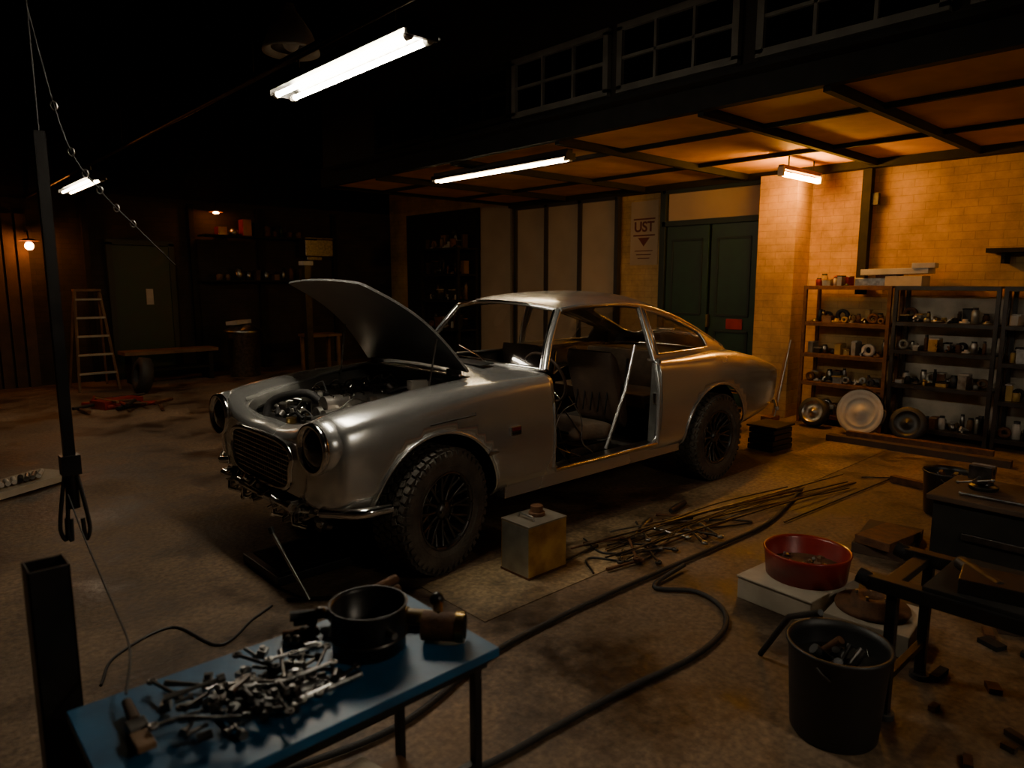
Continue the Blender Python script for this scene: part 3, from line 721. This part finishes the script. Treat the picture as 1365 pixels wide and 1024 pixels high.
b=MB(); b.box((-3.5,1.55,.08),(.06,1.2,.05),'rust',(0,0,4)); b.box((-3.42,1.55,.03),(.1,1.5,.06),'olddark',(0,0,3)); b.build('timber_offcuts')
b=MB(); b.tube([(-3.9,-.05,.02),(-4.09,-.02,.75)],.012,'wood'); b.tube([(-3.85,-.0,.02),(-4.09,.03,.9)],.009,'steel'); b.box((-3.86,-.05,.03),(.2,.12,.05),'rust'); b.build('broom_and_rods')
# ------------------------------------------------------------------ FLOOR OBJECTS
b=MB(); cx,cy=.93,1.07
b.box((cx,cy,.145),(.28,.215,.285),'tin'); b.box((cx+.1405,cy,.145),(.002,.205,.27),'tinside'); b.box((cx,cy,.288),(.284,.219,.008),'tinside'); b.box((cx,cy,.010),(.288,.222,.012),'rust')
b.lathe([(.045,0),(.045,.02),(.035,.022),(.034,.055),(.0001,.058)],'rust',T(cx-.03,cy-.01,.291),20); b.tube([(cx+.06,cy-.06,.29),(cx+.06,cy-.05,.315),(cx+.06,cy+.05,.315),(cx+.06,cy+.06,.29)],.006,'steel')
b.build('oil_tin',bevel=.006)
b=MB(); random.seed(21)
for k in range(12):
    x1=random.uniform(-2.2,-.9); y1=1.45+random.uniform(-.10,.2); x0=random.uniform(.15,.65); y0=1.2+random.uniform(-.16,.18)
    z=.012+.012*(k%4)
    b.tube(cat([(x0,y0,z),((x0+x1)/2,(y0+y1)/2+random.uniform(-.05,.05),z+.02),(x1,y1,z)],14),random.choice([.0035,.005,.006]),random.choice(['darksteel','darksteel','rust','steel']),6)
b.tube([(-2.2,1.58,.012),(-2.35,1.75,.012),(-.75,1.66,.012)],.006,'darksteel',6)
b.build('metal_rods')
b=MB(); random.seed(22)
for k in range(18):
    px,py=random.uniform(-.3,.66),random.uniform(1.08,1.45); a=random.uniform(0,3.1); L=random.uniform(.08,.16)
    d=Vector((math.cos(a)*L,math.sin(a)*L,0)); p=Vector((px,py,.018+.008*(k%3)))
    m=random.choice(['darksteel','blackmetal','rust','steel'])
    b.tube([p-d,p,p+d],.009,m,6,rads=[.011,.007,.009])
    b.lathe([(.010,-.007),(.020,-.007),(.020,.007),(.010,.007),(.010,-.007)],m,T(*(p+d)),10)
for (px,py,a) in ((.0,1.12,20),(-.25,1.2,160),(-.45,1.05,10)):
    b.tube([(px-.12*math.cos(R(a)),py-.12*math.sin(R(a)),.03),(px,py,.03),(px+.1*math.cos(R(a)),py+.1*math.sin(R(a)),.03)],.02,'black',8,rads=[.018,.024,.016])
b.build('hand_tools')
def cable(name,pts,r,m,n=80,seg=10):
    b=MB(); b.tube(cat(pts,n),r,m,seg); return b.build(name)
cable('air_hose',[(-1.5,1.42,.018),(-.67,1.60,.018),(.0,1.60,.018),(.55,1.585,.018),(1.18,1.575,.018),(1.72,1.61,.018),(2.3,1.75,.018),(3.0,1.6,.018)],.012,'rubber')
cable('air_hose.001',[(.35,1.64,.03),(.666,1.675,.015),(.56,1.85,.015),(.62,2.03,.015),(.80,2.15,.015),(1.107,2.185,.015),(1.461,2.143,.015),(1.851,2.121,.015),(2.145,2.104,.015),(2.45,2.03,.015),(2.9,2.0,.015)],.012,'rubber')
cable('power_cable',[(.42,.98,.01),(.5,1.22,.01),(.2,1.35,.01),(.3,1.15,.01),(-.1,1.3,.01),(-.6,1.52,.01),(-.3,1.25,.01),(.4,1.42,.01),(.62,1.2,.01),(.76,1.35,.01)],.006,'black')
cable('power_cable.001',[(2.95,.75,.006),(2.85,.55,.006),(2.6,.45,.006),(2.5,.75,.006),(2.3,.62,.006),(2.18,.55,.006)],.006,'black')
b=MB(); b.tube([(2.02,.62,.01),(2.12,.46,.33)],.009,'steel'); b.cyl((2.12,.46,.33),(2.125,.45,.36),.014,'black'); b.tube([(1.9,.7,.01),(2.1,.55,.012)],.01,'blackmetal'); b.build('jack_handle')
b=MB(); b.box((1.72,.15,.03),(.7,.45,.05),'black'); b.box((1.72,.15,.058),(.62,.37,.01),'dark'); b.build('dark_floor_slab',bevel=.01)  # flat black slab on the floor below the nose
b=MB(); b.box((.22,2.21,.055),(.46,.38,.11),'paleboard',(0,0,-4)); b.box((.22,2.21,.112),(.47,.39,.012),'paleboard',(0,0,-4)); b.build('flat_carton',bevel=.004)
b=MB(); b.lathe([(.0001,.008),(.165,.008),(.178,.02),(.188,.12),(.198,.135),(.204,.128),(.198,.115),(.186,.0),(.17,-.0),(.0001,0)],'red',T(.19,2.23,.119),44)
b.lathe([(.0001,.05),(.12,.055),(.18,.04)],'rust',T(.19,2.23,.119),30)
random.seed(8)
for k in range(26):
    a=random.uniform(0,6.28); r=random.uniform(0,.13); p=(.19+r*math.cos(a),2.23+r*math.sin(a),.18)
    b.box(p,(.03,.018,.014),random.choice(['rust','steel','wood']),(random.uniform(0,60),random.uniform(0,60),a*57))
b.build('red_drain_pan')
b=MB(); b.box((.30,2.60,.05),(.34,.34,.10),'paleboard',(0,0,6)); b.build('flat_carton.001',bevel=.004)
b=MB(); X=T(.29,2.58,.101)
b.lathe([(.05,0),(.15,0),(.155,.01),(.15,.022),(.09,.022),(.088,.055),(.045,.06),(.04,.03),(.04,0)],'rust',X,40)
for k in range(5): b.cyl(X@Vector((.066*math.cos(k*1.2566),.066*math.sin(k*1.2566),.055)),X@Vector((.066*math.cos(k*1.2566),.066*math.sin(k*1.2566),.075)),.007,'steel',seg=8)
b.build('brake_disc')
def bucket(name,x,y,r,h,m,fill,items=0,handle=True,z=0):
    b=MB(); b.lathe([(.0001,0),(r*.82,0),(r*.86,.01),(r*.98,h-.02),(r*1.03,h-.01),(r*1.03,h),(r*.97,h),(r*.94,h-.03),(r*.8,.02),(.0001,.02)],m,T(x,y,z),40)
    b.lathe([(.0001,h*.75),(r*.9,h*.75)],fill,T(x,y,z),24)
    if handle: b.tube([(x+r*math.cos(a)*1.04,y+r*math.sin(a)*.5,z+h-.03-.5*r*math.sin(a)) for a in [math.pi*i/14 for i in range(15)]],.004,'darksteel',6)
    for k in range(items):
        a=random.uniform(0,6.28); q=random.uniform(0,r*.6)
        p=Vector((x+q*math.cos(a),y+q*math.sin(a),z+h*.75)); d=Vector((random.uniform(-.06,.06),random.uniform(-.06,.06),random.uniform(.03,.08)))
        b.cyl(p,p+d,random.uniform(.008,.02),random.choice(['darksteel','rust','black','blackmetal']),seg=8)
    return b.build(name)
bucket('black_bucket',1.13,2.77,.165,.33,'black','dark',8)
bucket('metal_pail',-1.73,2.30,.15,.30,'blackmetal','rust',9)
b=MB(); b.tube([(.87,2.36,.012),(.93,2.5,.25),(1.03,2.66,.36)],.012,'black'); b.build('black_tube_offcut')
b=MB()
for x in (.55,.92): b.box((x,3.35,.49),(.05,1.15,.05),'blackmetal'); b.tube([(x,2.78,.49),(x,2.74,.5)],.03,'blackmetal')
for y in (2.84,3.3,3.85): b.box((.735,y,.485),(.34,.05,.03),'blackmetal')
b.box((.735,3.4,.52),(.40,.9,.02),'dark')
for x in (.55,.92):
    for y in (2.86,3.88): b.box((x,y,.235),(.035,.035,.47),'blackmetal'); b.cyl((x,y,0),(x,y,.02),.035,'rubber')
b.box((.735,2.86,.15),(.37,.025,.025),'blackmetal'); b.box((.80,3.2,.555),(.16,.34,.05),'blackmetal',(0,0,10)); b.cyl((.7,3.0,.56),(.85,3.15,.56),.025,'darksteel')
b.build('steel_trestle_bench',bevel=.003)
b=MB(); b.box((-.98,2.95,.19),(.5,.9,.36),'dark'); b.box((-.98,2.95,.385),(.56,.96,.03),'olddark'); b.box((-.72,2.95,.2),(.02,.6,.04),'darksteel'); b.build('wooden_tool_chest',bevel=.006)
# bench vise on the chest
b=MB(); vx,vy,vz=-1.02,2.66,.401
b.lathe([(.0001,0),(.07,0),(.075,.02),(.05,.03),(.045,.05),(.0001,.05)],'blackmetal',T(vx,vy,vz),24)
b.box((vx,vy,vz+.075),(.16,.07,.06),'darksteel'); b.box((vx+.02,vy,vz+.12),(.04,.11,.05),'darksteel'); b.box((vx+.085,vy,vz+.11),(.035,.11,.08),'darksteel')
b.box((vx+.042,vy,vz+.14),(.008,.11,.02),'steel'); b.box((vx+.064,vy,vz+.14),(.008,.11,.02),'steel')
b.cyl((vx+.09,vy,vz+.08),(vx+.19,vy,vz+.08),.012,'steel',seg=12); b.cyl((vx+.18,vy-.08,vz+.06),(vx+.18,vy+.08,vz+.10),.006,'steel',seg=8)
for s in (-1,1): b.sph((vx+.18,vy+.08*s,vz+.08+.02*s),.010,'steel')
b.build('bench_vise',bevel=.004)
# fuel can on the chest
b=MB(); fx,fy,fz=-1.02,3.12,.401
b.box((fx,fy,fz+.125),(.14,.30,.25),'blackmetal'); 
for s in (-1,1):
    b.tube([(fx+s*.071,fy-.11,fz+.03),(fx+s*.071,fy+.11,fz+.22)],.006,'blackmetal'); b.tube([(fx+s*.071,fy+.11,fz+.03),(fx+s*.071,fy-.11,fz+.22)],.006,'blackmetal')
for dx in (-.04,0,.04): b.tube([(fx+dx,fy-.06,fz+.25),(fx+dx,fy-.05,fz+.285),(fx+dx,fy+.07,fz+.285),(fx+dx,fy+.08,fz+.25)],.007,'blackmetal')
b.cyl((fx,fy-.11,fz+.245),(fx,fy-.135,fz+.29),.026,'rust',seg=16); b.build('fuel_can',bevel=.015)
b=MB(); b.tube([(-.80,2.60,.412),(-.80,2.9,.412),(-.78,3.2,.412)],.010,'steel'); b.build('steel_tube')
b=MB(); b.box((-.85,2.25,.03),(.5,.3,.06),'olddark',(0,0,10)); b.box((-.75,2.28,.085),(.35,.2,.05),'rust',(0,0,-8)); b.build('timber_block',bevel=.004)
b=MB(); b.box((-2.25,2.02,.028),(.06,.5,.05),'rust',(0,0,-8)); b.build('steel_bar')
b=MB(); random.seed(31)
for k in range(22):
    px,py=random.uniform(-.2,1.0),random.uniform(2.55,3.3)
    if px>.0 and py<2.85 : continue
    b.box((px,py,.012),(random.uniform(.03,.14),random.uniform(.02,.06),.02),random.choice(['rust','dark','darksteel','olddark']),(0,0,random.uniform(0,180)))
b.build('scrap_pieces')
# ------------------------------------------------------------------ FOREGROUND WORK TABLE
b=MB(); b.box((2.855,2.315,.69),(.80,.40,.022),'blue',(0,0,0)); b.box((2.855,2.315,.665),(.76,.36,.03),'blackmetal')
for x in (2.50,3.21):
    for y in (2.15,2.48): b.box((x,y,.33),(.022,.022,.66),'blackmetal')
b.box((2.855,2.48,.40),(.7,.02,.03),'blackmetal'); b.box((2.855,2.15,.40),(.7,.02,.03),'blackmetal'); b.box((2.855,2.315,.25),(.70,.32,.015),'wood')
b.build('blue_work_table',bevel=.002)
ZT=.702
b=MB(); q=.86
b.lathe([(r*q,h*.85) for r,h in [(.0001,0),(.09,0),(.098,.008),(.10,.10),(.104,.125),(.106,.132),(.10,.132),(.095,.12),(.09,.012),(.0001,.01)]],'blackmetal',T(2.68,2.31,ZT),44)
b.lathe([(.087,.035),(.090,.039),(.087,.043)],'darksteel',T(2.68,2.31,ZT),44); b.cyl((2.68,2.395,ZT+.07),(2.68,2.42,ZT+.07),.008,'steel'); b.build('black_cooking_pot')
b=MB()
b.cyl((2.515,2.43,ZT+.039),(2.57,2.37,ZT+.039),.034,'rust',seg=24); b.cyl((2.515,2.43,ZT+.039),(2.502,2.444,ZT+.039),.036,'brass',seg=24); b.cyl((2.502,2.444,ZT+.039),(2.500,2.446,ZT+.039),.026,'dark',seg=24)
b.cyl((2.50,2.34,ZT+.02),(2.55,2.275,ZT+.02),.019,'yellow',seg=16); b.cyl((2.55,2.275,ZT+.02),(2.562,2.26,ZT+.02),.023,'brass',seg=16)
b.cyl((2.545,2.40,ZT+.06),(2.52,2.36,ZT+.085),.012,'brass',seg=12); b.sph((2.52,2.36,ZT+.085),.018,'blackmetal')
b.build('old_headlamp_and_torch')
b=MB(); random.seed(41)
for k in range(20):
    a=random.uniform(0,3.14); p=Vector((random.uniform(2.52,2.82),random.uniform(2.145,2.185),ZT+.014+.014*(k%4))); d=Vector((math.cos(a),math.sin(a)*.4,0))*random.uniform(.03,.055)
    b.tube([p-d,p+d],.011,random.choice(['rust','rubber','olddark','blackmetal','yellow']),8,rads=[.013,.010])
    b.sph(p+d,.015,random.choice(['rust','blackmetal','darksteel']))
b.build('plumbing_fittings')
M['toolsteel']=mat('tool_steel',(.38,.38,.37),.30,1,.45,30)
b=MB(); random.seed(42)
for k in range(86):
    a=random.uniform(0,3.14); p=Vector((random.gauss(2.945,.08),random.gauss(2.33,.062),ZT+.012+.007*(k%6))); L=random.uniform(.02,.065)
    p.x=min(max(p.x,2.82),3.11); p.y=min(max(p.y,2.2),2.42)
    d=Vector((math.cos(a),math.sin(a),random.uniform(-.04,.08)))*L; m=random.choice(['toolsteel','darksteel','blackmetal','darksteel','blackmetal','toolsteel','rimmetal','toolsteel'])
    t=k%5
    if t==0:
        b.tube([p-d,p+d],.004,m,6); 
        for e in (p-d,p+d): b.lathe([(.005,-.003),(.010,-.003),(.010,.003),(.005,.003),(.005,-.003)],m,T(*e),12)
    elif t==1:
        b.cyl(p,p+d.normalized()*.026,.009,m,.008,seg=14); b.cyl(p+d.normalized()*.0255,p+d.normalized()*.0265,.006,'black',seg=10)
    elif t==2:
        b.cyl(p-d*.5,p+d*.5,.004,m,seg=8); b.cyl(p+d*.5,p+d*.5+d.normalized()*.006,.008,m,seg=6)
    elif t==3:
        b.tube([p-d,p,p+d],.005,m,8,rads=[.007,.004,.004]); b.cyl(p+d-d.normalized()*.004,p+d+d.normalized()*.010,.009,m,seg=14)
    else:
        b.box(p,(.030,.018,.016),m,(random.uniform(-20,20),random.uniform(-20,20),a*57)); b.cyl(p,p+Vector((0,0,.015)),.006,m,seg=10)
for k in range(3):
    p=Vector((2.83-.03*k,2.40+.012*k,ZT+.02)); b.tube([p,p+Vector((.16,-.05+.03*k,.005))],.008,'toolsteel',8,rads=[.009,.006])
b.build('socket_set_and_spanners')
b=MB(); b.cyl((3.165,2.20,ZT+.02),(3.17,2.28,ZT+.02),.009,'olddark',.012); b.box((3.172,2.30,ZT+.02),(.036,.04,.018),'darksteel'); b.box((3.175,2.345,ZT+.018),(.033,.06,.014),'wood'); b.build('paint_brush',bevel=.003)
b=MB(); b.box((2.75,2.3,.268),(.3,.22,.02),'wood',(0,0,12)); b.box((2.75,2.3,.305),(.26,.18,.06),'paleboard',(0,0,12)); b.build('wooden_crate')
b=MB(); 
for (dx,dy,sx,sy) in ((.036,0,.006,.078),(-.036,0,.006,.078),(0,.036,.078,.006),(0,-.036,.078,.006)): b.box((3.24+dx,1.93+dy,.475),(sx,sy,.95),'blackmetal')
b.box((3.24,1.93,.01),(.2,.2,.02),'blackmetal'); b.build('square_steel_post',bevel=.002)
b=MB(); hx,hy=2.99,.80
b.tube([(hx,hy,ZH-.25),(hx,hy,2.0)],.003,'rubber',6); b.box((hx,hy,1.46),(.034,.034,1.17),'blackmetal'); b.box((hx,hy,.90),(.06,.055,.07),'blackmetal')
for (dx,dy) in ((.015,.0),(-.025,.02),(.028,-.02)):
    b.tube(cat([(hx+dx*.6,hy+dy*.6,.87),(hx+dx*1.2,hy+dy,.76),(hx+dx*1.6,hy+dy,.66),(hx+dx*1.0,hy+dy,.62),(hx+dx*.8,hy+dy,.70)],20),.007,'rubber',8)
b.cyl((hx,hy,.86),(hx,hy,.74),.02,'blackmetal'); b.build('chain_hoist_pole')
b=MB(); 
pts=cat([(3.0,.72,2.6),(2.92,.80,2.05),(2.80,.70,1.88),(2.62,.50,1.75),(2.45,.35,1.62)],30); b.tube(pts,.003,'rubber',6)
b.tube([(3.0,.72,2.6),(3.0,.72,ZH-.2)],.003,'rubber',6)
for k in range(6,22,3): b.tube([pts[k]+Vector((.010*math.cos(a),.0,.014*math.sin(a))) for a in [i*math.pi/4 for i in range(8)]],.0025,'steel',5,closed=True)
b.build('hanging_chain')
cable('hanging_cable',[(hx+.02,hy+.03,.80),(3.02,1.1,.72),(3.05,1.6,.66),(3.12,2.05,.76),(3.165,2.2,.74)],.0025,'rubber',30,6)
# ------------------------------------------------------------------ FAR LEFT AREA
b=MB(); lx,ly=1.15,-7.9
for dx in (-.22,.22):
    b.tube([(lx+dx*1.15,ly+.35,0),(lx+dx*.7,ly+.05,1.42)],.02,'wood',6,flat=True); b.tube([(lx+dx*1.1,ly-.35,0),(lx+dx*.7,ly,1.40)],.016,'wood',6,flat=True)
for k in range(5):
    z=.25+k*.26; f=z/1.42; y=ly+.35-.3*f; w=.44*(1.15-.45*f); b.box((lx,y,z),(w,.07,.025),'paleboard')
b.box((lx,ly+.02,1.42),(.34,.16,.03),'wood'); b.build('step_ladder')
b=MB(); b.box((.06,-8.0,.47),(1.36,.42,.05),'wood'); 
for x in (-.5,.62): b.box((x,-8.0,.22),(.06,.38,.44),'dark')
b.box((.06,-8.0,.2),(1.1,.36,.03),'dark'); b.build('wooden_bench')
bucket('rubbish_bin',-1.02,-7.75,.27,.72,'steel','dark',0,False)
b=MB(); b.lathe([(.0001,.14),(.12,.13),(.24,.06),(.31,.03),(.30,0)],'steel',T(-1.02,-7.75,.722),24); b.box((-.95,-7.75,.885),(.3,.25,.06),'white',(4,3,20)); b.build('bin_lid')
b=MB(); b.box((-2.3,-7.6,.62),(.6,.45,.04),'wood')
for x in (-2.55,-2.05):
    for y in (-7.78,-7.42): b.box((x,y,.3),(.05,.05,.6),'wood')
b.build('small_side_table')
b=MB(); b.box((-1.55,-6.5,.9),(.1,.1,1.8),'blackmetal'); b.box((-1.55,-6.5,.02),(.4,.4,.04),'blackmetal'); b.box((-1.55,-6.5,1.82),(.16,.16,.06),'white'); b.build('machine_post')
b=MB(); b.box((.2,-8.64,1.05),(.85,.05,2.1),'green'); 
for dx in (-.45,.45): b.box((.2+dx,-8.64,1.07),(.08,.09,2.15),'teal')
b.box((.2,-8.64,2.15),(.98,.09,.08),'teal'); b.box((.12,-8.60,1.3),(.1,.02,.25),'white'); b.build('door_3')
b=MB()
for k in range(9): b.box((1.75+k*.16,-8.66,1.25),(.13,.05,2.5),'olddark')
b.build('wall_cladding')
b=MB(); b.box((-2.75,-8.5,2.15),(.55,.28,.3),'steel'); b.box((-2.75,-8.5,2.32),(.57,.3,.03),'steel'); b.box((-2.75,-8.62,1.97),(.3,.12,.08),'steel'); b.build('wall_unit_heater',bevel=.01)
b=MB()
for x in (-3.2,-1.75,-.6,.95): b.box((x,-8.65,1.4),(.08,.08,2.8),'dark')
for z in (1.55,2.3): b.box((-1.7,-8.5,z),(2.0,.3,.03),'dark'); 
b.build('wall_battens')
b=MB(); random.seed(61)
for z in (1.565,2.315):
    x=-2.4
    while x<-.9:
        w=random.uniform(.06,.16); h=random.uniform(.1,.28)
        if random.random()<.5: jar(b,x,-8.48,z,w*.5,h,random.choice(['wood','steel','rust','green']))
        else: b.box((x,-8.48,z+h/2),(w,.2,h),random.choice(['wood','dark','olddark','red']))
        x+=w+.06
b.build('shelf_goods')
b=MB()
for y in (-6.9,-5.85):
    for x in (-4.4,-4.0): b.box((x,y,1.05),(.05,.05,2.1),'dark')
for z in (.2,.7,1.2,1.65,2.1): b.box((-4.2,-6.37,z),(.45,1.1,.03),'dark')
b.box((-4.44,-6.9,1.4),(.03,2.2,2.8),'dark')
b.build('storage_rack')
for k,z in enumerate((.715,1.215,1.665,2.115)): clutter('rack_goods' if k==0 else 'rack_goods.%03d'%k,-6.85,-5.9,z,70+k,x0=-4.38,x1=-4.02,hm=.38,pal=['olddark','wood','darksteel','paleboard','rust','dark'])
b=MB(); random.seed(71)
for k in range(22):
    p=Vector((1.3+random.uniform(-.45,.5),-5.9+random.uniform(-.4,.4),.03+.02*(k%4))); a=random.uniform(0,3.1); d=Vector((math.cos(a),math.sin(a),.1))*random.uniform(.1,.3); d.z=abs(d.z)*.2
    b.tube([p-d*.9+Vector((0,0,abs(d.z))),p+d],random.uniform(.012,.03),random.choice(['red','red','rust','steel','black']),8)
b.box((1.3,-6.0,.05),(.5,.3,.1),'red',(0,0,20)); b.build('red_jack_and_tools')
b=MB(); X=T(.75,-6.9,.25)@RY(80); b.lathe([(.13,-.08),(.2,-.09),(.25,-.06),(.25,.06),(.2,.09),(.13,.08),(.13,-.08)],'rubber',X,36); b.lathe([(.0001,.02),(.13,.03)],'darksteel',X,30); b.build('spare_tyre')
b=MB(); b.box((2.75,-2.6,.04),(.6,.35,.05),'paleboard',(0,0,30)); 
for k in range(8): b.cyl((2.6+.05*k,-2.7+.03*k,.09),(2.65+.04*k,-2.5+.02*k,.10),.018,random.choice(['steel','white','rust','dark']),seg=8)
b.build('parts_tray')
# ------------------------------------------------------------------ world + camera
w=bpy.data.worlds.new('world'); bpy.context.scene.world=w; w.use_nodes=True
w.node_tree.nodes['Background'].inputs[0].default_value=(.3,.4,.5,1); w.node_tree.nodes['Background'].inputs[1].default_value=.01
cam=bpy.data.cameras.new('camera'); co=bpy.data.objects.new('camera',cam); bpy.context.collection.objects.link(co)
co.location=(3.465,3.66,1.55); d=Vector((-.6757*.9893,-.7372*.9893,-.1461)); co.rotation_euler=d.to_track_quat('-Z','Y').to_euler()
cam.sensor_width=36; cam.lens=24.53; cam.clip_start=.05
cam.dof.use_dof=True; cam.dof.focus_distance=4.6; cam.dof.aperture_fstop=2.8
bpy.context.scene.camera=co
